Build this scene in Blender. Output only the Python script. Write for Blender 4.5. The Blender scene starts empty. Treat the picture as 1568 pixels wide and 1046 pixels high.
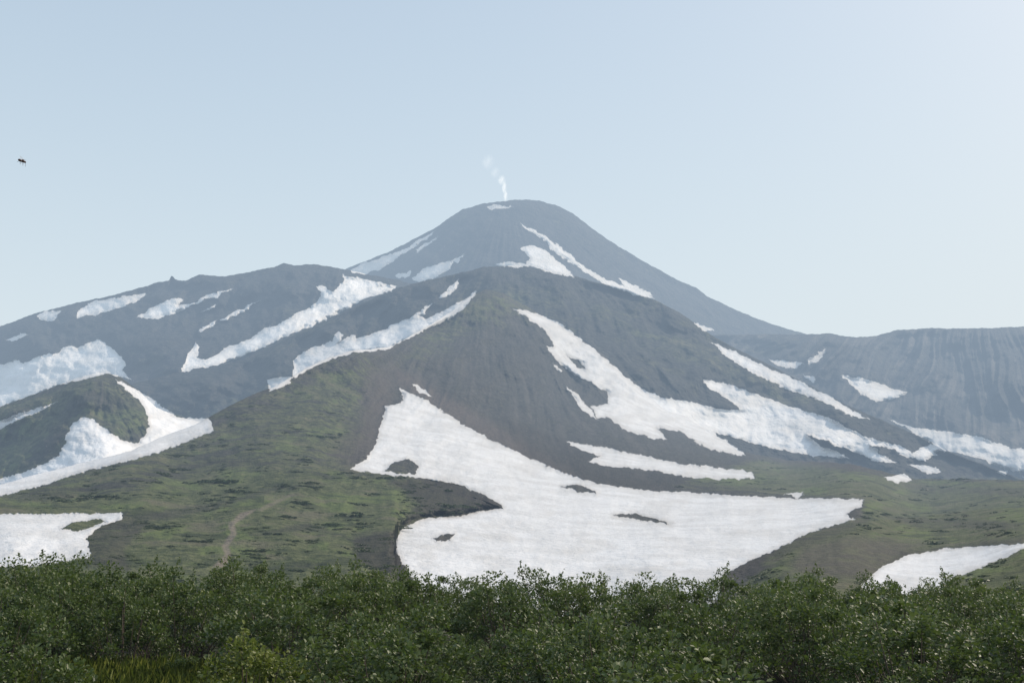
import bpy, math, random, bmesh
import numpy as np
from mathutils import Vector
random.seed(3); np.random.seed(3)
scene=bpy.context.scene
scene.view_settings.view_transform='Standard'
scene.view_settings.look='None'; scene.view_settings.exposure=0

# ---------------- camera survey helpers (azimuth / elevation <-> terrain) -------------
F=1681.0; CX=784.0; CY=523.0; HZ=800.0
PITCH=math.atan((HZ-CY)/F); CAMZ=3.0
cp,sp=math.cos(PITCH),math.sin(PITCH)
def place(u,v,r):
    x=(u-CX)/F; y=(CY-v)/F
    dx=x; dy=cp-y*sp; dz=sp+y*cp
    k=r/dy
    return dx*k, r+0*dx, CAMZ+dz*k

# ---------------- noise -------------
_rng=np.random.RandomState(11)
_perm=_rng.permutation(256); _perm=np.concatenate([_perm,_perm])
_ga=_rng.rand(256)*2*np.pi; _gx=np.cos(_ga); _gy=np.sin(_ga)
def perlin(x,y):
    xi=np.floor(x).astype(np.int64); yi=np.floor(y).astype(np.int64)
    xf=x-xi; yf=y-yi
    def g(ix,iy,fx,fy):
        h=_perm[(_perm[ix&255]+iy)&255]
        return _gx[h]*fx+_gy[h]*fy
    a=xf*xf*xf*(xf*(xf*6-15)+10); b=yf*yf*yf*(yf*(yf*6-15)+10)
    n00=g(xi,yi,xf,yf); n10=g(xi+1,yi,xf-1,yf); n01=g(xi,yi+1,xf,yf-1); n11=g(xi+1,yi+1,xf-1,yf-1)
    return ((n00*(1-a)+n10*a)*(1-b)+(n01*(1-a)+n11*a)*b)*1.5
def fbm(x,y,o=4,g=0.5):
    s=0;a=1.0
    for i in range(o):
        s=s+a*perlin(x*2**i+17.3*i,y*2**i-9.1*i); a*=g
    return s
def ridged(x,y,o=3):
    s=0;a=1.0
    for i in range(o):
        s=s+a*(1-2*np.abs(perlin(x*2**i+31.7*i,y*1.6**i+5.3*i))); a*=0.55
    return s-0.9

# ---------------- snow / cover / painted shade outlines -------------
SNOW=[
 [(537,413),(560,402),(600,390),(630,375),(667,353),(662,361),(640,374),(615,390),(600,403),(580,413),(560,420),(540,417)],
 [(630,427),(650,412),(672,403),(692,401),(690,412),(670,424),(650,430),(635,431)],
 [(795,341),(815,350),(840,364),(860,380),(885,400),(910,418),(940,432),(975,445),(1005,456),(975,453),(940,441),(905,424),(880,405),(850,388),(835,370),(812,355)],
 [(798,381),(815,376),(835,382),(855,400),(875,418),(880,425),(850,420),(825,412),(805,406),(812,395)],
 [(757,404),(780,400),(800,402),(812,409),(790,409),(765,408)],
 [(945,425),(975,437),(1000,452),(985,452),(960,440)],
 [(605,421),(630,415),(628,424),(610,427)],
 [(636,383),(672,362),(655,376),(640,386)],
 [(745,316),(765,314),(785,317),(770,320),(750,321)],
 [(690,400),(712,390),(700,403)],
 [(58,484),(72,474),(93,477),(82,492),(62,491)],
 [(118,478),(135,465),(170,456),(225,449),(215,460),(190,470),(150,481),(117,487)],
 [(210,486),(240,466),(265,458),(282,457),(272,468),(290,465),(312,458),(275,477),(240,488)],
 [(285,470),(322,450),(355,442),(330,455)],
 [(302,507),(335,488),(330,496),(308,508)],
 [(335,490),(397,460),(375,476),(345,491)],
 [(308,480),(332,464),(326,472)],
 [(525,421),(545,424),(575,432),(608,438),(600,446),(560,457),(530,474),(490,494),(440,514),(400,532),(360,550),(330,560),(305,564),(276,570),(284,550),(300,524),(306,534),(300,548),(312,550),(330,545),(345,533),(380,520),(400,505),(430,495),(455,480),(480,468),(492,455),(486,437),(500,440),(508,447),(520,437),(528,430)],
 [(-250,600),(0,558),(30,552),(36,556),(60,545),(90,540),(105,528),(118,534),(150,518),(165,528),(185,545),(193,560),(188,568),(204,582),(165,572),(130,580),(80,592),(40,608),(0,622),(-250,690)],
 [(10,522),(30,510),(42,511),(22,523)],
 [(447,553),(455,545),(480,532),(505,524),(520,508),(526,514),(518,526),(540,512),(546,518),(580,508),(610,493),(625,488),(640,482),(655,488),(690,470),(715,455),(732,444),(718,466),(690,488),(650,506),(620,522),(590,536),(540,540),(500,553),(470,567),(450,580)],
 [(672,456),(690,437),(704,427),(700,442),(682,456)],
 [(622,492),(640,478),(665,462),(650,480),(635,492)],
 [(408,582),(430,577),(450,577),(440,590),(412,600)],
 [(-250,720),(0,643),(40,630),(88,615),(60,630),(20,646),(0,657),(-250,740)],
 [(103,665),(112,647),(130,637),(147,645),(165,660),(190,675),(210,679),(225,660),(228,638),(215,615),(190,595),(178,581),(200,592),(230,608),(260,630),(275,640),(320,640),(330,660),(250,690),(220,700),(170,712),(130,722),(60,745),(0,760),(-250,800),(-250,760),(0,733),(50,718),(85,700),(98,682)],
 [(612,594),(628,601),(645,608),(665,620),(700,645),(760,678),(830,710),(880,730),(920,742),(1000,752),(1100,757),(1200,762),(1323,765),(1320,776),(1296,786),(1310,795),(1240,815),(1200,835),(1150,858),(1108,880),(1090,950),(640,950),(632,890),(622,868),(606,845),(605,825),(620,805),(650,793),(700,790),(770,776),(742,758),(700,740),(640,731),(600,728),(537,719),(560,703),(575,680),(583,650),(592,622),(618,615)],
 [(630,588),(648,595),(662,608),(642,602)],
 [(783,472),(815,478),(850,490),(880,512),(910,535),(945,565),(975,590),(1010,607),(1060,615),(1100,626),(1137,628),(1110,608),(1085,594),(1075,580),(1110,586),(1150,600),(1200,618),(1270,640),(1300,655),(1330,670),(1380,683),(1400,695),(1440,697),(1395,702),(1362,690),(1338,684),(1347,694),(1375,710),(1340,706),(1300,688),(1243,671),(1270,686),(1303,702),(1240,697),(1170,684),(1105,664),(1120,680),(1143,698),(1100,691),(1075,683),(1050,668),(1010,655),(1022,674),(1000,671),(960,660),(932,640),(914,640),(905,622),(930,618),(932,602),(905,585),(880,575),(850,550),(835,530),(848,530),(838,510),(815,492)],
 [(866,592),(885,605),(905,628),(915,643),(898,634),(880,612)],
 [(845,555),(862,568),(856,570)],
 [(866,675),(920,684),(980,697),(1040,709),(1100,716),(1150,722),(1157,733),(1100,734),(1040,728),(980,718),(930,714),(900,706),(920,698),(885,688)],
 [(1088,523),(1120,535),(1160,556),(1210,577),(1260,601),(1300,625),(1332,642),(1305,638),(1260,614),(1200,594),(1150,570),(1110,545)],
 [(1176,549),(1200,553),(1235,556),(1215,564),(1190,560)],
 [(1235,550),(1266,534),(1254,555),(1238,560)],
 [(1228,573),(1250,578),(1248,588)],
 [(1288,574),(1320,578),(1360,592),(1390,602),(1368,611),(1340,615),(1315,600)],
 [(1060,492),(1095,506),(1075,507)],
 [(1357,640),(1400,655),(1450,660),(1500,668),(1550,685),(1700,695),(1700,735),(1568,722),(1540,718),(1500,702),(1462,692),(1440,690),(1415,706),(1393,698),(1408,686),(1430,680),(1404,664)],
 [(1353,732),(1385,725),(1398,735),(1372,740)],
 [(1390,710),(1420,711),(1443,722),(1420,726)],
 [(1523,722),(1545,720),(1540,729)],[(1203,756),(1232,753),(1222,763)],
 [(1560,730),(1600,728),(1600,738)],
 [(-250,795),(0,786),(80,787),(187,785),(188,795),(152,806),(132,825),(140,853),(60,866),(-250,880)],
 [(1318,897),(1350,868),(1390,850),(1450,840),(1568,831),(1800,815),(1800,826),(1568,840),(1530,857),(1490,874),(1460,884),(1445,900),(1420,950),(1310,950)],
]
HOLES=[
 [(590,720),(603,708),(625,703),(640,712),(636,726),(612,725)],
 [(860,745),(890,741),(914,756),(893,754)],
 [(664,824),(680,819),(697,817),(688,827),(670,829)],
 [(938,789),(970,786),(1000,793),(1028,803),(985,797)],
 [(93,810),(110,800),(152,794),(162,799),(120,813)],
 [(1006,656),(1040,660),(1070,679),(1036,677)],
 [(1333,681),(1372,688),(1384,704),(1350,695)],
 [(1093,662),(1125,670),(1150,688),(1118,680)],
 [(1236,667),(1262,674),(1294,690),(1262,686)],
 [(1296,786),(1330,780),(1330,792),(1304,794)],
 [(868,545),(885,552),(900,566),(884,562)],
]
VEG=[([(-260,745),(130,712),(300,655),(420,597),(540,545),(575,560),(560,640),(540,710),(620,728),(765,775),(600,830),(620,950),(-260,950)],0.62,70),
 ([(-260,790),(200,745),(350,715),(470,712),(540,722),(620,730),(720,765),(600,830),(600,950),(-260,950)],0.98,50),
 ([(1160,705),(1250,712),(1400,735),(1568,735),(1830,735),(1830,950),(1090,950),(1200,830),(1320,790),(1325,762),(1180,755),(1040,745),(1050,735)],0.95,20),
 ([(690,460),(760,440),(860,455),(820,480),(740,500),(640,560),(600,560)],0.42,50),
 ([(-260,640),(60,600),(150,570),(215,610),(300,640),(0,760),(-260,760)],0.52,50),
 ([(850,440),(1060,490),(1300,640),(1250,640),(1000,560)],0.25,60)]
BROWN=[([(600,560),(640,580),(760,650),(900,740),(860,735),(700,650),(610,590)],0.9,22),
 ([(560,560),(605,570),(600,620),(580,680),(540,720),(500,700),(550,640)],0.6,30),
 ([(1230,838),(1300,820),(1420,830),(1380,850),(1330,890),(1260,885),(1200,880)],0.7,22),
 ([(1190,700),(1350,712),(1330,722),(1200,715)],0.4,12)]
PATH=[([(326,868),(345,849),(340,836),(353,816),(349,802),(370,785),(394,779),(378,790),(359,803),(363,817),(350,836),(354,852),(344,868)],1.0,4),
 ([(394,780),(420,767),(450,756),(452,757),(426,770),(400,783)],0.6,3)]
DARK=[([(590,732),(690,737),(768,770),(770,780),(700,790),(650,794),(612,806),(640,770)],0.95,12),  # dark scarp soil, plus painted shade in slope hollows
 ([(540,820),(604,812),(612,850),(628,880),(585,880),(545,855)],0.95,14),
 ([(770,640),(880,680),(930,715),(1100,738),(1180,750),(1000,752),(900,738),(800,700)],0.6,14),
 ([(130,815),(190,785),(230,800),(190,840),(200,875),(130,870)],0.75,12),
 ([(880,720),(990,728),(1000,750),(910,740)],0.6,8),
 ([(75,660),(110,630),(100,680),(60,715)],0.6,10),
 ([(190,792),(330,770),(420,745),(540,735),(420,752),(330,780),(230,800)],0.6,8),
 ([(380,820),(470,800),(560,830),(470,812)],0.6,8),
 ([(260,715),(340,700),(430,710),(340,712)],0.5,10),  # painted shade of a hollow on the foothill slope
 ([(30,765),(120,742),(180,745),(100,765)],0.5,10),  # another hollow, its shade painted in
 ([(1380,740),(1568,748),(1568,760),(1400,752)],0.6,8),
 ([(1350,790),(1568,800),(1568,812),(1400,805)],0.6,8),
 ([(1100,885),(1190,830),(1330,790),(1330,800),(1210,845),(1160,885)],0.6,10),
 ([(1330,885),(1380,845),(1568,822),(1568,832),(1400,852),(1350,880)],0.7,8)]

def sdf(poly,u,v):
    P=np.array(poly,float); n=len(P)
    d2=np.full(u.shape,1e12); ins=np.zeros(u.shape,bool)
    for i in range(n):
        ax,ay=P[i]; bx,by=P[(i+1)%n]
        ex,ey=bx-ax,by-ay
        wx,wy=u-ax,v-ay
        t=np.clip((wx*ex+wy*ey)/(ex*ex+ey*ey+1e-9),0,1)
        d2=np.minimum(d2,(wx-ex*t)**2+(wy-ey*t)**2)
        c=((ay>v)!=(by>v))
        with np.errstate(divide='ignore',invalid='ignore'):
            xx=(bx-ax)*(v-ay)/(by-ay+1e-12)+ax
        ins^=(c&(u<xx))
    d=np.sqrt(d2)
    return np.where(ins,d,-d)
def field(polys,u,v,lim=12.0):
    out=np.full(u.shape,-lim)
    for p in polys:
        P=np.array(p); m=(u>P[:,0].min()-lim)&(u<P[:,0].max()+lim)&(v>P[:,1].min()-lim)&(v<P[:,1].max()+lim)
        if m.any(): out[m]=np.maximum(out[m],sdf(p,u[m],v[m]))
    return np.clip(out,-lim,lim)
def soft(polys,u,v):
    out=np.zeros(u.shape)
    for p,s,w in polys:
        P=np.array(p); m=(u>P[:,0].min()-w)&(u<P[:,0].max()+w)&(v>P[:,1].min()-w)&(v<P[:,1].max()+w)
        if m.any():
            t=np.clip((sdf(p,u[m],v[m])+w*0.5)/w,0,1); out[m]=np.maximum(out[m],s*t*t*(3-2*t))
    return out
def snow_field(u,v):
    wu=u+2.8*perlin(u/17,v/11)+2.1*perlin(u/7+7,v/5)+1.1*perlin(u/3.0,v/2.8)
    wv=v+1.9*perlin(u/14+40,v/11)+1.5*perlin(u/6,v/5+30)+0.8*perlin(u/2.9+9,v/2.7)
    s=field(SNOW,wu,wv); h=field(HOLES,wu,wv)
    return np.minimum(s,-h)

# ---------------- depth model of the near massif (thin plate spline) -------------
CT=np.array([(-260,790,560),(-150,770,600),(0,742,650),(130,708,800),(250,668,950),(380,605,1150),(540,537,1450),(640,508,1900),(745,443,2300),
 (800,472,2330),(600,600,1350),(575,650,1100),(540,700,850),(640,722,830),(700,800,560),(800,760,760),(900,742,960),(1000,760,900),(1200,780,750),
 (1320,770,760),(1000,860,390),(650,860,370),(850,700,1250),(900,620,1900),(800,560,1900),(700,520,1900),(1100,700,1650),(1150,732,1250),(1350,742,1100),
 (1568,745,1050),(1830,745,1000),(1200,705,1850),(1400,735,1350),(985,600,2230),(300,722,700),(200,760,520),(400,800,430),(100,820,370),(0,792,420),
 (-260,800,430),(1830,810,500),(1568,830,400),(1000,940,250),(0,940,230),(1568,940,240),(-260,940,230),(1830,940,240),(400,870,310),(300,640,1050),(1000,520,2600),(1400,640,1900),(300,560,1300),(1700,690,1300)],float)
def tps_fit(C):
    p=C[:,:2]/500; y=np.log(C[:,2]); n=len(p)
    d=np.linalg.norm(p[:,None]-p[None],axis=2); K=np.where(d>0,d*d*np.log(d+1e-12),0)+np.eye(n)*2e-3
    Pm=np.hstack([np.ones((n,1)),p]); A=np.block([[K,Pm],[Pm.T,np.zeros((3,3))]])
    return p,np.linalg.solve(A,np.concatenate([y,np.zeros(3)]))
TP,TW=tps_fit(CT)
def r_near(u,v):
    s=TW[len(TP)]+TW[len(TP)+1]*u/500+TW[len(TP)+2]*v/500
    for i in range(len(TP)):
        d2=(u/500-TP[i,0])**2+(v/500-TP[i,1])**2
        s=s+TW[i]*0.5*d2*np.log(d2+1e-12)
    return np.exp(s)

def curve(pts,u):
    P=np.array(pts,float); return np.interp(u,P[:,0],P[:,1])
def smooth_curve(pts,us,sig=38.0):
    lo=np.arange(us[0]-150,us[-1]+150,2.0); c=curve(pts,lo)
    k=np.exp(-0.5*(np.arange(-60,61)*2.0/sig)**2); k/=k.sum()
    c=np.convolve(np.pad(c,60,mode='edge'),k,'valid'); return np.interp(us,lo,c)

# ---------------- materials -------------
def new_mat(n):
    m=bpy.data.materials.new(n); m.use_nodes=True; nt=m.node_tree; nt.nodes.clear(); return m,nt
class N:
    def __init__(s,nt): s.nt=nt
    def add(s,t,**k):
        n=s.nt.nodes.new(t)
        for a,b in k.items(): setattr(n,a,b)
        return n
    def link(s,a,b): s.nt.links.new(a,b)
    def attr(s,name):
        n=s.add('ShaderNodeAttribute'); n.attribute_name=name; return n.outputs['Fac']
    def math(s,op,a,b=None,c=None,clamp=False):
        n=s.add('ShaderNodeMath',operation=op); n.use_clamp=clamp
        for i,x in enumerate((a,b,c)):
            if x is None: continue
            if isinstance(x,(int,float)): n.inputs[i].default_value=x
            else: s.link(x,n.inputs[i])
        return n.outputs[0]
    def mix(s,f,a,b,blend='MIX'):
        n=s.add('ShaderNodeMix',data_type='RGBA',blend_type=blend)
        for i,x in ((0,f),(6,a),(7,b)):
            if isinstance(x,(int,float)): n.inputs[i].default_value=x
            elif isinstance(x,tuple): n.inputs[i].default_value=(*x,1)
            else: s.link(x,n.inputs[i])
        return n.outputs[2]
    def noise(s,vec,scale,detail=4,rough=0.55,dist=0.0):
        n=s.add('ShaderNodeTexNoise'); n.inputs['Scale'].default_value=scale; n.inputs['Detail'].default_value=detail
        n.inputs['Roughness'].default_value=rough; n.inputs['Distortion'].default_value=dist
        s.link(vec,n.inputs['Vector']); return n.outputs['Fac']
    def ramp(s,f,lo,hi):
        n=s.add('ShaderNodeMapRange'); n.interpolation_type='SMOOTHSTEP'
        s.link(f,n.inputs[0]); n.inputs[1].default_value=lo; n.inputs[2].default_value=hi; return n.outputs[0]

def terrain_mat(name,px,rockA=(0.050,0.050,0.050),rockB=(0.10,0.095,0.088),scree=(0.115,0.105,0.095),sg=1.0,stk=0.38):
    """px = size in metres of a small surface feature on this terrain"""
    m,nt=new_mat(name); w=N(nt)
    geo=w.add('ShaderNodeNewGeometry').outputs['Position']
    sc=1.0/px
    n1=w.noise(geo,sc*0.30,4,0.68); n2=w.noise(geo,sc*0.05,4,0.6)
    st=w.attr('streak'); n3=w.attr('patch')
    rock=w.mix(w.ramp(n1,0.34,0.66),rockA,rockB)
    rock=w.mix(w.math('MULTIPLY',w.ramp(st,-0.1,0.9),stk),rock,scree)
    rock=w.mix(w.math('MULTIPLY',w.ramp(n2,0.42,0.66),0.40),rock,tuple(c*0.7 for c in rockA))
    rock=w.mix(w.math('MULTIPLY',w.attr('brown'),0.75),rock,w.mix(n1,(0.070,0.056,0.050),(0.150,0.124,0.108)))
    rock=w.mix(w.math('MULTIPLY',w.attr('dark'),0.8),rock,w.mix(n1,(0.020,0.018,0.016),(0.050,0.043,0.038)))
    g=w.mix(w.ramp(n1,0.35,0.66),(0.052,0.065,0.028),(0.118,0.128,0.064))
    g=w.mix(w.math('MULTIPLY',w.ramp(n3,0.05,0.7),0.60),g,(0.118,0.152,0.050))
    g=w.mix(w.math('MULTIPLY',w.ramp(n2,0.52,0.66),0.55),g,(0.135,0.120,0.088))
    g=w.mix(w.math('MULTIPLY',w.ramp(n2,0.48,0.37),0.65),g,(0.030,0.041,0.018))
    vm=w.math('ADD',w.attr('veg'),w.math('MULTIPLY',w.math('SUBTRACT',n2,0.5),1.9))
    vm=w.math('ADD',vm,w.math('MULTIPLY',w.math('SUBTRACT',n1,0.5),1.1))
    vm=w.math('MULTIPLY',w.ramp(vm,0.1,0.9),w.math('SUBTRACT',1.0,w.math('MULTIPLY',w.attr('brown'),0.9)))
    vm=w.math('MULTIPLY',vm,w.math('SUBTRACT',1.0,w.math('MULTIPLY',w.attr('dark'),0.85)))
    land=w.mix(vm,rock,g)
    land=w.mix(w.math('MULTIPLY',w.attr('path'),0.8),land,w.mix(n1,(0.15,0.122,0.095),(0.25,0.21,0.175)))
    sn=w.math('ADD',w.attr('snow'),w.math('MULTIPLY',w.math('SUBTRACT',n1,0.5),2.4))
    sm=w.ramp(sn,-0.7,0.7)
    edge=w.ramp(sn,8.0,0.0)
    q=lambda c: tuple(min(0.92,x*sg) for x in c)
    scol=w.mix(w.ramp(n2,0.35,0.70),q((0.69,0.70,0.72)),q((0.58,0.585,0.595)))
    scol=w.mix(w.math('MULTIPLY',w.ramp(n1,0.42,0.75),0.38),scol,q((0.46,0.46,0.46)))
    scol=w.mix(w.math('MULTIPLY',w.ramp(n3,0.0,0.8),0.45),scol,q((0.52,0.515,0.51)))
    scol=w.mix(w.math('MULTIPLY',edge,0.40),scol,(0.38,0.365,0.35))
    col=w.mix(sm,land,scol)
    b=w.add('ShaderNodeBsdfPrincipled'); w.link(col,b.inputs['Base Color'])
    b.inputs['Roughness'].default_value=0.9; b.inputs['Specular IOR Level'].default_value=0.1
    bm=w.add('ShaderNodeBump'); bm.inputs['Distance'].default_value=px*2.4
    hh=w.math('MULTIPLY',n1,w.math('SUBTRACT',1.0,w.math('MULTIPLY',sm,0.58)))
    w.link(hh,bm.inputs['Height']); bm.inputs['Strength'].default_value=0.85
    w.link(bm.outputs[0],b.inputs['Normal'])
    o=w.add('ShaderNodeOutputMaterial'); w.link(b.outputs[0],o.inputs[0])
    return m

def grid_mesh(name,X,Y,Z,attrs,mat):
    nr,nc=X.shape
    co=np.stack([X,Y,Z],-1).reshape(-1,3).astype(np.float32)
    idx=np.arange(nr*nc).reshape(nr,nc)
    q=np.stack([idx[:-1,:-1],idx[1:,:-1],idx[1:,1:],idx[:-1,1:]],-1).reshape(-1,4)
    me=bpy.data.meshes.new(name)
    me.vertices.add(len(co)); me.vertices.foreach_set('co',co.ravel())
    me.loops.add(q.size); me.loops.foreach_set('vertex_index',q.ravel().astype(np.int32))
    me.polygons.add(len(q)); me.polygons.foreach_set('loop_start',np.arange(0,q.size,4,dtype=np.int32))
    me.polygons.foreach_set('loop_total',np.full(len(q),4,dtype=np.int32))
    me.polygons.foreach_set('use_smooth',np.ones(len(q),bool))
    me.update(calc_edges=True)
    for k,a in attrs.items():
        at=me.attributes.new(k,'FLOAT','POINT'); at.data.foreach_set('value',a.ravel().astype(np.float32))
    me.materials.append(mat)
    ob=bpy.data.objects.new(name,me); scene.collection.objects.link(ob); return ob

def layer(name,u0,u1,crest,vfoot,rfun,mat,apex,K=6,amp=1.0,gw=1.0,iso=1.0,step=1.4,back=0.5,jag=1.0,vegc=1.0,bulge=None,fadepx=12):
    us=np.arange(u0,u1+step,step)
    vc=curve(crest,us)+jag*(1.0*perlin(us/17,us*0+3.3)+0.6*perlin(us/5,us*0+8.3))
    vs=smooth_curve(crest,us)
    vf=curve(vfoot,us) if isinstance(vfoot,list) else np.full(us.shape,float(vfoot))
    vf=np.maximum(vf,vc+(4 if bulge else 15))
    nr=int((vf-vc).max()/step)+1
    t=np.linspace(0,1,nr)[:,None]
    U=np.repeat(us[None],nr,0); V=vc[None]+(vf-vc)[None]*t
    R=rfun(U,V,vs[None]+0*V)
    du=U-apex[0]; dv=np.maximum(V-apex[1],1)
    ang=np.arctan2(du,dv); dist=np.hypot(du,dv)
    aw=K*ang+0.40*perlin(U/70,V/70)
    gul=ridged(aw,dist/200,3)*np.clip(dist/160,0,1.4)*(0.35+1.1*np.clip(0.5+perlin(U/110+5,V/80),0,1))
    is1=fbm(U/170+apex[0],V/110,2)*0.040+fbm(U/52+3,V/36,3)*0.0135+fbm(U/16,V/12,3)*0.0031+fbm(U/5,V/4,2)*0.0006
    sn=snow_field(U,V)
    sm=np.clip((sn+2)/6,0,1)
    rel=amp*(-gul*0.0042*gw*(1-0.8*sm)+is1*iso*(1-0.40*sm))
    fade=np.clip((V-vc[None])/fadepx,0.15,1) if bulge is None else 1.0
    R=R*np.exp(rel*fade)
    if bulge is not None:
        tt=np.clip(1-t,0,1); a_=np.clip(-sn/11.0,0,1); a_=a_*a_*(3-2*a_)
        R=R*(1.002-bulge(us)[None]*tt**0.6*np.maximum(a_,np.clip((0.55-t)*3,0,1)))
    X,Y,Z=place(U,V,R)
    st=fbm(aw*3.0,dist/140,4,0.65)+0.45*fbm(U/30,V/22,3)
    pt=fbm(U/80+9,V/26+2,4,0.6)
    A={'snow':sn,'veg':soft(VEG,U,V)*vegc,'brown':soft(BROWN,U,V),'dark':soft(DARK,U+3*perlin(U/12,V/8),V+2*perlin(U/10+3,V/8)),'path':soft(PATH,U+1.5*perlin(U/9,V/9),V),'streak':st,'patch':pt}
    nb=14; s=(np.linspace(1,0,nb,endpoint=False)**2)[:,None]*Y[0][None]*0.22
    k=(Y[0][None]+s)/Y[0][None]
    Xb=X[0][None]*k; Yb=Y[0][None]+s; Zb=Z[0][None]-s*back*np.clip(s/(0.02*Y[0][None]),0.2,1)+0
    X=np.vstack([Xb,X]);Y=np.vstack([Yb,Y]);Z=np.vstack([Zb,Z])
    for kk in A:
        first=A[kk][0][None]
        if kk=='snow': first=np.minimum(first,6)
        A[kk]=np.vstack([np.repeat(first,nb,0),A[kk]])
    return grid_mesh(name,X,Y,Z,A,mat)

def plane_r(rc,s):
    def f(U,V,VC):
        r0=curve(rc,U) if isinstance(rc,list) else rc
        return r0*(s-(HZ-VC)/F)/(s-(HZ-V)/F)
    return f

cone=[(-260,640),(0,575),(400,462),(500,426),(530,412),(560,400),(600,384),(640,363),(668,348),(690,332),(710,320),(735,313),(760,309),(790,306),(825,307),(850,314),(875,326),(900,345),(930,367),(960,385),(1000,408),(1040,430),(1065,440),(1080,452),(1110,467),(1140,480),(1180,496),(1215,506),(1240,513),(1300,532),(1400,560),(1830,620)]
layer('volcano',380,1420,cone,[(380,560),(1420,620)],plane_r(5200,0.62),terrain_mat('volcanic_scree',7.0,(0.027,0.030,0.035),(0.048,0.050,0.054),(0.070,0.069,0.068),sg=1.2),(775,285),K=11,iso=0.35,gw=0.6)
bridge=[(1000,520),(1090,513),(1150,512),(1240,512),(1270,511),(1310,517),(1345,514),(1370,506),(1410,503),(1460,503),(1510,503),(1568,500),(1830,496)]
layer('mountain_ridge',1000,1830,bridge,760,plane_r(4200,0.45),terrain_mat('ridge_rock',6.0,(0.024,0.027,0.031),(0.050,0.052,0.054),(0.150,0.140,0.13),sg=1.05,stk=0.60),(1480,330),K=9,amp=1.3,gw=2.0,iso=0.8)
c1=[(-260,560),(-60,525),(0,500),(60,478),(110,466),(160,455),(225,438),(235,434),(252,431),(259,430),(262,423),(265,424),(268,428),(275,430),(285,430),(305,421),(345,423),(390,415),(420,409),(435,403),(450,407),(480,405),(520,411),(560,420),(610,429),(650,440),(720,470),(800,520)]
layer('mountain_ridge',-260,800,c1,[(-260,760),(200,720),(400,640),(800,600)],plane_r(3700,0.52),terrain_mat('left_ridge_rock',5.0,(0.026,0.029,0.032),(0.051,0.054,0.055),(0.078,0.078,0.075),sg=1.26),(560,250),K=8,amp=1.0,gw=0.9,iso=0.9)
c2=[(60,660),(120,620),(200,588),(275,570),(330,561),(370,551),(430,523),(500,490),(560,462),(610,441),(650,430),(700,419),(740,409),(790,406),(830,412),(870,420),(910,432),(955,441),(1000,458),(1040,478),(1065,495),(1100,520),(1160,550),(1230,585),(1300,622),(1345,641),(1400,664),(1450,690),(1568,735),(1640,760)]
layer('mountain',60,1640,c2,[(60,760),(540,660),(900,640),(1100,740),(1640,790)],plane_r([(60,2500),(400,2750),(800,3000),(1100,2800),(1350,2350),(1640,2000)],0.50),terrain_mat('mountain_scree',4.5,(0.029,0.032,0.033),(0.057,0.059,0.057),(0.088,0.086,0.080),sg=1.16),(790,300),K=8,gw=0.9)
e=[(-260,700),(-40,634),(0,622),(50,605),(100,585),(150,570),(180,574),(215,600),(240,625),(280,640),(320,650),(400,700),(450,760)]
layer('hill',-260,450,e,790,plane_r(1600,0.42),terrain_mat('hill_scree',3.0,(0.034,0.037,0.031),(0.070,0.070,0.058),sg=1.22),(150,480),K=6,gw=0.9)
df=[(-260,790),(-100,762),(0,742),(60,725),(130,708),(200,690),(250,668),(300,650),(340,627),(380,607),(420,592),(470,563),(500,549),(540,537),(575,534),(600,530),(640,508),(690,477),(720,453),(745,443),(770,448),(800,466),(850,494),(920,540),(985,600),(1040,630),(1090,665),(1130,690),(1200,704),(1300,710),(1400,733),(1568,735),(1830,735)]
FK=dict(apex=(750,390),K=7,amp=1.0,gw=1.0,iso=1.0)
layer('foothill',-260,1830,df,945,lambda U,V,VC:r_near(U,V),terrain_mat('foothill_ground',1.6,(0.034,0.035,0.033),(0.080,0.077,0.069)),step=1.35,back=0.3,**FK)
h=[(330,762),(400,728),(440,717),(540,721),(620,728),(690,736),(730,755),(768,774),(774,779)]
hfoot=[(330,800),(400,940),(598,940),(604,925),(610,850),(622,812),(650,799),(700,795),(768,783),(774,783)]
hb=[(330,-0.01),(400,0.0),(440,0.02),(500,0.07),(600,0.15),(690,0.16),(750,0.07),(774,0.0)]
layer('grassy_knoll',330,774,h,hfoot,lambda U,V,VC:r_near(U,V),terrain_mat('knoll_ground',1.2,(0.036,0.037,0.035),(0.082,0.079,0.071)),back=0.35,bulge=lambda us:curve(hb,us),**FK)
i_=[(1060,930),(1090,895),(1110,879),(1150,860),(1200,833),(1240,815),(1300,802),(1350,796),(1420,790),(1500,780),(1600,775),(1830,765)]
if_=[(1060,1.0),(1110,0.93),(1200,0.84),(1400,0.80),(1830,0.80)]
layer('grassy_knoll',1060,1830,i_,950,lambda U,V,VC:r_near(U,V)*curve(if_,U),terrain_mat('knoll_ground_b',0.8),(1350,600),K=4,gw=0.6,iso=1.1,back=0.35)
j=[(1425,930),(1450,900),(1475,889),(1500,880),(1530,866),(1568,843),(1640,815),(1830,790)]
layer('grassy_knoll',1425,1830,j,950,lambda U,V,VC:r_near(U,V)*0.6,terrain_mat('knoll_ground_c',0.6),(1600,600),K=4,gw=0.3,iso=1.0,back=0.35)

rr=np.concatenate([np.linspace(0.2,60,60),np.geomspace(62,40000,90)]); th=np.linspace(0,2*np.pi,181)
TH,RR=np.meshgrid(th,rr)
XX=RR*np.sin(TH);YY=RR*np.cos(TH)
ZZ=-34*np.clip((RR-34)/260,0,1)**0.8-60*np.clip((RR-300)/2000,0,1)+0.12*perlin(XX/2.3,YY/2.3)
z0=np.zeros_like(XX)
grid_mesh('ground',XX,YY,ZZ,{'snow':z0-10,'veg':z0+0.75,'brown':z0,'dark':z0+0.5,'path':z0,'streak':z0,'patch':z0},terrain_mat('ground_soil',0.25))

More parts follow.
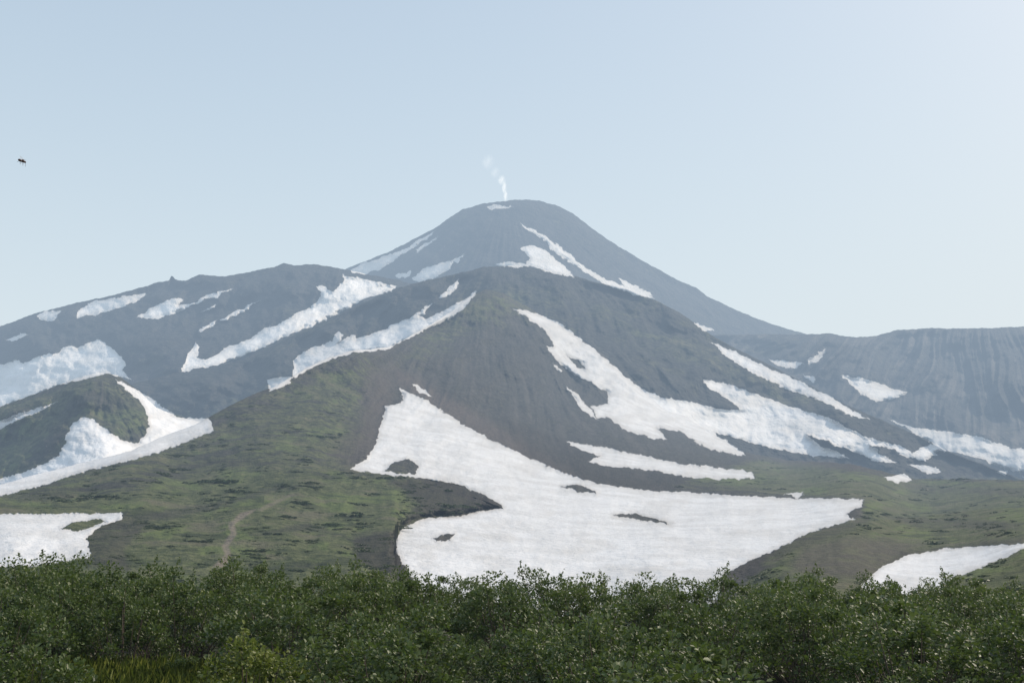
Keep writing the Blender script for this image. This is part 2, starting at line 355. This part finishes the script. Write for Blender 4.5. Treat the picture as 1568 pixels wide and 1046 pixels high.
# ---------------- foliage -------------
def leaf_mat(name,c1,c2,c3,tr=0.30,warm=(0.115,0.145,0.032)):
    m,nt=new_mat(name); w=N(nt)
    a=w.attr('tone'); oi=w.add('ShaderNodeObjectInfo').outputs['Random']
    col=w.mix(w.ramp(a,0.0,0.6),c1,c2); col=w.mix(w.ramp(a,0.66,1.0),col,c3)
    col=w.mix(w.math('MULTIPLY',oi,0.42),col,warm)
    b=w.add('ShaderNodeBsdfPrincipled'); w.link(col,b.inputs['Base Color']); b.inputs['Roughness'].default_value=0.46
    b.inputs['Specular IOR Level'].default_value=0.40
    t=w.add('ShaderNodeBsdfTranslucent'); w.link(w.mix(0.45,col,(0.13,0.21,0.03)),t.inputs[0])
    mx=w.add('ShaderNodeMixShader'); mx.inputs[0].default_value=tr
    w.link(b.outputs[0],mx.inputs[1]); w.link(t.outputs[0],mx.inputs[2])
    o=w.add('ShaderNodeOutputMaterial'); w.link(mx.outputs[0],o.inputs[0]); return m
def bark_mat():
    m,nt=new_mat('bark'); w=N(nt); g=w.add('ShaderNodeNewGeometry').outputs['Position']
    b=w.add('ShaderNodeBsdfPrincipled'); w.link(w.mix(w.noise(g,30),(0.05,0.038,0.028),(0.13,0.10,0.075)),b.inputs['Base Color']); b.inputs['Roughness'].default_value=0.9
    o=w.add('ShaderNodeOutputMaterial'); w.link(b.outputs[0],o.inputs[0]); return m
BARK=bark_mat()
LM=leaf_mat('alder_leaves',(0.011,0.021,0.007),(0.074,0.108,0.030),(0.155,0.185,0.090))  # palest tone paints in gloss highlights on the leaves
LM2=leaf_mat('willow_leaves',(0.030,0.055,0.010),(0.135,0.170,0.028),(0.21,0.23,0.05),warm=(0.16,0.17,0.03))
DM=leaf_mat('dwarf_pine_needles',(0.024,0.034,0.014),(0.044,0.058,0.024),(0.075,0.09,0.038),0.1)

def leaf_mesh(name,P,D,L,W,tone,stems,mat,rng,upw=0.55):
    n=len(P)
    D=D/np.linalg.norm(D,axis=1)[:,None]
    up=rng.normal(size=(n,3))*upw+np.array([0,0,1.0])
    S=np.cross(D,up); S/=np.linalg.norm(S,axis=1)[:,None]+1e-9
    Nn=np.cross(S,D)
    L=L[:,None];W=W[:,None]
    v=np.stack([P-D*L*.5, P-D*L*.1+S*W*.5+Nn*W*.18, P+D*L*.28+S*W*.36+Nn*W*.1, P+D*L*.5-Nn*L*.08, P+D*L*.28-S*W*.36+Nn*W*.1, P-D*L*.1-S*W*.5+Nn*W*.18],1).reshape(-1,3)
    b=np.arange(n)[:,None]*6
    q=np.concatenate([b+np.array([[0,1,2,3]]),b+np.array([[0,3,4,5]])],1).reshape(-1,4)
    tv=np.repeat(tone,6); nl=len(q)
    sv=[];sq=[];off=len(v)
    for (a,c,r0,r1) in stems:
        a=np.array(a);c=np.array(c);d=c-a; d=d/(np.linalg.norm(d)+1e-9)
        x=np.cross(d,[0.3,0.9,0.1]);x/=np.linalg.norm(x);y=np.cross(d,x)
        for k in range(4):
            an=k*math.pi/2; sv.append(a+(x*math.cos(an)+y*math.sin(an))*r0)
        for k in range(4):
            an=k*math.pi/2; sv.append(c+(x*math.cos(an)+y*math.sin(an))*r1)
        for k in range(4):
            sq.append([off+k,off+(k+1)%4,off+4+(k+1)%4,off+4+k])
        off+=8
    if sv:
        v=np.vstack([v,np.array(sv)]); q=np.vstack([q,np.array(sq)]); tv=np.concatenate([tv,np.zeros(len(sv))])
    me=bpy.data.meshes.new(name)
    me.vertices.add(len(v)); me.vertices.foreach_set('co',v.astype(np.float32).ravel())
    me.loops.add(q.size); me.loops.foreach_set('vertex_index',q.ravel().astype(np.int32))
    me.polygons.add(len(q)); me.polygons.foreach_set('loop_start',np.arange(0,q.size,4,dtype=np.int32)); me.polygons.foreach_set('loop_total',np.full(len(q),4,dtype=np.int32))
    me.materials.append(mat); me.materials.append(BARK)
    mi=np.zeros(len(q),np.int32); mi[nl:]=1; me.polygons.foreach_set('material_index',mi)
    me.update(calc_edges=True)
    at=me.attributes.new('tone','FLOAT','POINT'); at.data.foreach_set('value',tv.astype(np.float32))
    return me
def shrub(name,seed,H=2.0,Rd=1.1,boughs=26,per=150,leaf=0.060,mat=LM,spr=0.20,young=0.5):
    rng=np.random.RandomState(seed); P=[];D=[];T=[];st=[]
    for s in range(boughs):
        a=s*2.39996+rng.uniform(-.35,.35); e=math.acos(1-(s+0.5)/boughs*0.98)
        lump=0.88+0.13*math.sin(2*a+seed)+0.09*rng.randn()
        tip=np.array([Rd*lump*math.sin(e)*math.cos(a),Rd*lump*math.sin(e)*math.sin(a),H*(0.30+0.62*lump*math.cos(e)**0.9)])
        base=np.array([tip[0]*0.12,tip[1]*0.12,0.0]); mid=np.array([tip[0]*0.62,tip[1]*0.62,tip[2]*0.55])
        st.append((base,mid,0.016,0.010)); st.append((mid,tip,0.009,0.004))
        n=int(per*rng.uniform(.6,1.3)); r=spr*rng.uniform(.75,1.35)
        d=rng.normal(size=(n,3)); d/=np.linalg.norm(d,axis=1)[:,None]
        rad=r*rng.rand(n)**0.45
        c=tip+d*rad[:,None]*np.array([1.15,1.15,0.8])
        out=tip/np.linalg.norm(tip)
        P.append(c); D.append(d*0.8+rng.normal(size=(n,3))*0.5+out*0.3)
        hz_=tip[2]/H-0.6                       # sunlit tops painted in: leaf tone rises with height
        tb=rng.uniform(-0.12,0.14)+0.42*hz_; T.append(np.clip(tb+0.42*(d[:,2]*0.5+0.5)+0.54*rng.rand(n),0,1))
        if rng.rand()<young:
            m=12; k=np.linspace(0,1,m); sh=tip+np.array([rng.normal()*r*.6,rng.normal()*r*.6,r*0.5]); hh=rng.uniform(.08,.20)
            dv=np.array([rng.normal()*.25,rng.normal()*.25,1.0]); st.append((sh,sh+dv*hh,0.004,0.002))
            P.append(sh+np.outer(k*hh,dv)+rng.normal(size=(m,3))*0.022); D.append(rng.normal(size=(m,3))+dv*.4); T.append(0.5+0.5*rng.rand(m))
    n=550; c=rng.normal(size=(n,3))*np.array([Rd*.36,Rd*.36,H*.16])+np.array([0,0,H*.36]); P.append(c);D.append(rng.normal(size=(n,3)));T.append(rng.rand(n)*0.2)  # inner leaves toned dark, shade inside the crown painted in
    P=np.vstack(P);D=np.vstack(D);T=np.concatenate(T)
    ok=P[:,2]>0.03; P,D,T=P[ok],D[ok],T[ok]
    L=leaf*(0.60+0.7*rng.rand(len(P))); return leaf_mesh(name,P,D,L,L*rng.uniform(0.55,0.8,len(P)),T,st,mat,rng,0.45)
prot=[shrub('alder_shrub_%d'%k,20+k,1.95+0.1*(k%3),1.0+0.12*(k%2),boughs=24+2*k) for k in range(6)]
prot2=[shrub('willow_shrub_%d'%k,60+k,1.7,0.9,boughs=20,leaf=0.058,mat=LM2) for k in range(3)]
par=bpy.data.objects.new('shrub_thicket',None); scene.collection.objects.link(par)
rng=np.random.RandomState(5); cnt=0
def add_shrub(px,py,sc,me):
    global cnt
    o=bpy.data.objects.new('shrub',me); o.parent=par; o.location=(px,py,-0.05)
    w_=rng.uniform(.92,1.2); o.scale=(sc*w_,sc*w_*rng.uniform(.9,1.1),sc); o.rotation_euler=(rng.uniform(-.08,.08),rng.uniform(-.08,.08),rng.rand()*6.28)
    scene.collection.objects.link(o); cnt+=1
y=8.8
while y<30:
    half=0.5*y+2.8; x=-half+rng.rand()*1.5
    while x<half:
        px=x+rng.uniform(-.4,.4); py=y+rng.uniform(-.6,.6)
        u=CX+F*px/py
        sc=rng.choice([rng.uniform(0.45,0.68),rng.uniform(0.86,1.05)],p=[0.45,0.55])
        if py>22.5: sc=rng.uniform(0.88,1.02)*np.interp(u,[0,500,800,1100,1568],[1.14,1.03,0.98,0.92,0.87])
        wl=(py<12.5 and (u<120 or u>1300)) or rng.rand()<0.07
        me=prot2[rng.randint(3)] if wl else prot[rng.randint(6)]
        if 110<u<330 and py<17.0: sc*=0.35 if py<11.5 else 0.0
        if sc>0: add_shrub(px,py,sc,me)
        x+=rng.uniform(1.6,2.5)
    y+=rng.uniform(1.7,2.1)
sp_me=shrub('willow_sprig',91,2.55,0.30,boughs=6,per=30,leaf=0.075,mat=LM2,spr=0.11)
o=bpy.data.objects.new('sprig',sp_me); o.parent=par; o.location=(-2.04,4.4,0.16); scene.collection.objects.link(o)
print('shrubs',cnt)
rng=np.random.RandomState(8); n=42000
gy=rng.uniform(10.5,19.5,n); gx=(rng.uniform(60,420,n)-CX)/F*gy
GP=np.stack([gx,gy,np.zeros(n)],1); gh=rng.uniform(0.35,0.85,n)
GD=rng.normal(size=(n,3))*0.25+np.array([0,0,1.0])
gm=leaf_mesh('grass',GP+np.array([0,0,1.0])*gh[:,None]*0.5,GD,gh,np.full(n,0.016),rng.rand(n),[],LM2,rng)
go=bpy.data.objects.new('grass',gm); scene.collection.objects.link(go)

def bush(seed):
    rng=np.random.RandomState(seed)
    cx=rng.normal(size=(5,3))*np.array([.5,.4,.08])
    P=[];
    for c in cx:
        d=rng.normal(size=(52,3)); d/=np.linalg.norm(d,axis=1)[:,None]; d[:,2]=np.abs(d[:,2]); P.append(c+d*rng.uniform(.3,.55)*np.array([1,1,.6]))
    P=np.vstack(P); n=len(P); L=np.full(n,0.24)*(0.6+0.8*rng.rand(n))
    return leaf_mesh('dwarf_pine_%d'%seed,P,rng.normal(size=(n,3))*0.7+np.array([0,0,.5]),L,L*0.5,rng.rand(n),[],DM,rng)
bp=[bush(k) for k in range(5)]
def rock(seed,mat):
    rng=np.random.RandomState(seed)
    bm=bmesh.new(); bmesh.ops.create_icosphere(bm,subdivisions=2,radius=1)
    cuts=[(Vector(rng.normal(size=3)).normalized(),rng.uniform(.5,.85)) for _ in range(7)]
    for vtx in bm.verts:
        for nrm,dd in cuts:
            k=vtx.co.dot(nrm)-dd
            if k>0: vtx.co-=nrm*k
        vtx.co.z*=0.75
    me=bpy.data.meshes.new('boulder_%d'%seed); bm.to_mesh(me); bm.free(); me.materials.append(mat); return me
m,nt=new_mat('boulder_rock'); w=N(nt); g_=w.add('ShaderNodeNewGeometry').outputs['Position']
b=w.add('ShaderNodeBsdfPrincipled'); w.link(w.mix(w.noise(g_,0.8),(0.05,0.047,0.045),(0.19,0.17,0.155)),b.inputs['Base Color']); b.inputs['Roughness'].default_value=0.9
o=w.add('ShaderNodeOutputMaterial'); w.link(b.outputs[0],o.inputs[0])
rk=[rock(k,m) for k in range(4)]
par2=bpy.data.objects.new('dwarf_pine_bushes',None); scene.collection.objects.link(par2)
par3=bpy.data.objects.new('boulders',None); scene.collection.objects.link(par3)
N0=20000
uu=rng.uniform(-200,1780,N0); vv=rng.uniform(540,925,N0)
vg=soft(VEG,uu,vv); sn=snow_field(uu,vv); brn=soft(BROWN,uu,vv); dk=soft(DARK,uu,vv); br=np.maximum(brn,soft(PATH,uu,vv))
cl=fbm(uu/60,vv/16,3)+rng.normal(size=N0)*0.15
kind=np.where((vg>0.4)&(sn<-3)&(br<0.3)&(cl>0.18)&(vv>600),1,0)
kind=np.where((kind==0)&(sn<-2)&(rng.rand(N0)<0.02+0.45*np.maximum(brn,dk))&(soft(PATH,uu,vv)<.1),2,kind)
deps=bpy.context.evaluated_depsgraph_get(); deps.update()
nb=0;nk=0
for a,b_,c,kd in zip(uu,vv,cl,kind):
    if kd==0: continue
    x,yy,z=place(a,b_,1000.0); d=Vector((x,yy,z-CAMZ)).normalized()
    hit,loc,nor,idx,ob,mt=scene.ray_cast(deps,Vector((0,0,CAMZ))+d*60,d)
    if not hit or ob.name.startswith('ground') or loc.y>2400: continue
    if kd==1:
        if nb>3000: continue
        o=bpy.data.objects.new('bush',bp[rng.randint(5)]); o.parent=par2; o.location=loc-Vector((0,0,0.15))
        s=rng.lognormal(0.02,0.48)*(0.6+0.6*c)*min(1.6,max(0.75,loc.y/400)); o.scale=(s*rng.uniform(.9,2.2),s,s*rng.uniform(.7,1.1)); o.rotation_euler[2]=rng.uniform(-.5,.5); nb+=1
    else:
        o=bpy.data.objects.new('boulder',rk[rng.randint(4)]); o.parent=par3; s=loc.y/1681*rng.lognormal(-0.25,0.45)
        o.location=loc-Vector((0,0,0.2*s)); o.scale=(s*rng.uniform(.8,1.3),s,s*.9); o.rotation_euler=(rng.uniform(-.3,.3),rng.uniform(-.3,.3),rng.rand()*6.28); nk+=1
    scene.collection.objects.link(o)
print('bushes',nb,'boulders',nk)

# ---------------- steam plume -------------
def vol_mat(name,dn):
    m,nt=new_mat(name); w=N(nt)
    tc=w.add('ShaderNodeTexCoord').outputs['Object']
    n=w.noise(tc,1.7,3,0.6,0.5)
    dist=w.add('ShaderNodeVectorMath',operation='LENGTH'); w.link(tc,dist.inputs[0])
    f=w.math('MULTIPLY',w.ramp(n,0.34,0.75),w.ramp(dist.outputs['Value'],1.0,0.1))
    v=w.add('ShaderNodeVolumePrincipled'); v.inputs['Color'].default_value=(1,1,1,1); v.inputs['Anisotropy'].default_value=0.3
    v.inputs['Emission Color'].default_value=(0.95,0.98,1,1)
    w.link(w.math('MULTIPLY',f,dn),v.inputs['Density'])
    w.link(w.math('MULTIPLY',f,dn*0.66),v.inputs['Emission Strength'])   # added glow standing in for light scattered inside the vapour
    o=w.add('ShaderNodeOutputMaterial'); w.link(v.outputs[0],o.inputs['Volume']); return m
sp_=bpy.data.objects.new('steam_plume',None); scene.collection.objects.link(sp_)
for k,(u,v,w_,h_,dn) in enumerate([(774,300,4,12,0.15),(772,287,5,13,0.11),(768,276,8,10,0.05),(758,264,10,12,0.012),(747,248,13,16,0.010)]):
    bpy.ops.mesh.primitive_ico_sphere_add(subdivisions=4,radius=1); o=bpy.context.object; o.name='puff_%d'%k
    for vt in o.data.vertices:
        c=vt.co; vt.co=c*(1+0.18*math.sin(4*c.x+k*2)*math.sin(5*c.z+k)+0.1*math.sin(9*c.y+k))
    X,Y,Z=place(float(u),float(v),5180.0); o.location=(X,Y,Z); mpx=5180/F
    o.scale=(w_*mpx,w_*mpx,h_*mpx); o.data.materials.append(vol_mat('steam_%d'%k,dn)); o.parent=sp_

# ---------------- fly in the air -------------
def simple(name,col,rough=0.5,alpha=1):
    m,nt=new_mat(name); w=N(nt); b=w.add('ShaderNodeBsdfPrincipled'); g=w.add('ShaderNodeTexCoord').outputs['Object']
    w.link(w.mix(w.noise(g,400),col,tuple(c*1.6 for c in col)),b.inputs['Base Color']); b.inputs['Roughness'].default_value=rough; b.inputs['Alpha'].default_value=alpha
    o=w.add('ShaderNodeOutputMaterial'); w.link(b.outputs[0],o.inputs[0]); return m
fb=simple('fly_body',(0.06,0.028,0.02)); fw=simple('fly_wing',(0.25,0.22,0.2),0.2,0.35)
fly=bpy.data.objects.new('fly',None); scene.collection.objects.link(fly)
X,Y,Z=place(35.0,247.0,1.5); fly.location=(X,Y,Z); fly.rotation_euler=(0.5,0.15,0.9)
def ell(nm,loc,sc):
    bpy.ops.mesh.primitive_uv_sphere_add(segments=20,ring_count=12,radius=1,location=loc); o=bpy.context.object; o.name=nm; o.scale=sc; o.data.materials.append(fb); o.parent=fly
    for p in o.data.polygons: p.use_smooth=True
ell('thorax',(0,0,0),(0.0026,0.0022,0.0022)); ell('head',(0.0034,0,-0.0002),(0.0014,0.0017,0.0015)); ell('abdomen',(-0.0038,0,-0.0006),(0.0032,0.0021,0.0019))
for s in (-1,1):
    pts=[(0.0005,0.001*s,0.0015),(0.001,0.005*s,0.003),(-0.0005,0.010*s,0.004),(-0.0028,0.011*s,0.004),(-0.0035,0.007*s,0.003),(-0.002,0.002*s,0.0016)]
    me=bpy.data.meshes.new('wing'); me.from_pydata(pts,[],[list(range(6))]); me.materials.append(fw); o=bpy.data.objects.new('wing',me); o.parent=fly; scene.collection.objects.link(o)
    for k in range(3):
        x=0.0015-0.0015*k; vs=[];fs=[]
        J=[(x,0.001*s,-0.001),(x*1.8,0.004*s,-0.0005),(x*2.4,0.0055*s,-0.004),(x*2.8,0.0065*s,-0.0055)]
        for a_ in J:
            for q in range(3): vs.append((a_[0]+0.0002*math.cos(q*2.09),a_[1],a_[2]+0.0002*math.sin(q*2.09)))
        for i in range(3):
            for q in range(3): fs.append([i*3+q,i*3+(q+1)%3,i*3+3+(q+1)%3,i*3+3+q])
        me=bpy.data.meshes.new('leg'); me.from_pydata(vs,[],fs); me.materials.append(fb); o=bpy.data.objects.new('leg',me); o.parent=fly; scene.collection.objects.link(o)

# ---------------- haze: absorbing air with added glow in place of scattering, blue strongest -------------
m,nt=new_mat('haze_air'); w=N(nt)
SR,SGr,SB=8.6e-5,10.4e-5,13.2e-5; AR,AG,AB=0.715,0.795,0.84
ab=w.add('ShaderNodeVolumeAbsorption'); ab.inputs['Color'].default_value=(1-SR/SB,1-SGr/SB,0,1); ab.inputs['Density'].default_value=SB
em=w.add('ShaderNodeEmission'); em.inputs['Color'].default_value=(SR*AR/(SB*AB),SGr*AG/(SB*AB),1,1); em.inputs['Strength'].default_value=SB*AB
ad=w.add('ShaderNodeAddShader'); w.link(ab.outputs[0],ad.inputs[0]); w.link(em.outputs[0],ad.inputs[1])
o=w.add('ShaderNodeOutputMaterial'); w.link(ad.outputs[0],o.inputs['Volume'])
bpy.ops.mesh.primitive_cube_add(size=1,location=(0,0,1950)); hz=bpy.context.object; hz.name='haze'; hz.scale=(100000,100000,4300); hz.data.materials.append(m)

# ---------------- light -------------
EL=math.radians(42); AZ=math.radians(60)
wd=bpy.data.worlds.new('World'); scene.world=wd; wd.use_nodes=True; nt=wd.node_tree
bg=nt.nodes['Background']; sky=nt.nodes.new('ShaderNodeTexSky'); sky.sky_type='NISHITA'; sky.sun_disc=False
sky.sun_elevation=EL; sky.sun_rotation=AZ; sky.air_density=1.0; sky.dust_density=4.0; sky.ozone_density=1.0; sky.altitude=800
nt.links.new(sky.outputs[0],bg.inputs[0]); bg.inputs[1].default_value=0.15
sd=Vector((math.sin(AZ)*math.cos(EL),math.cos(AZ)*math.cos(EL),math.sin(EL)))
L=bpy.data.lights.new('sun','SUN'); L.energy=5.0; L.angle=math.radians(0.5); L.color=(1,0.99,0.98)
lo=bpy.data.objects.new('sun',L); lo.rotation_euler=sd.to_track_quat('Z','Y').to_euler(); scene.collection.objects.link(lo)

cam=bpy.data.cameras.new('camera'); co=bpy.data.objects.new('camera',cam); scene.collection.objects.link(co)
cam.sensor_width=36; cam.lens=36*F/1568; cam.clip_start=0.05; cam.clip_end=90000
co.location=(0,0,CAMZ); co.rotation_euler=(math.pi/2+PITCH,0,0); scene.camera=co
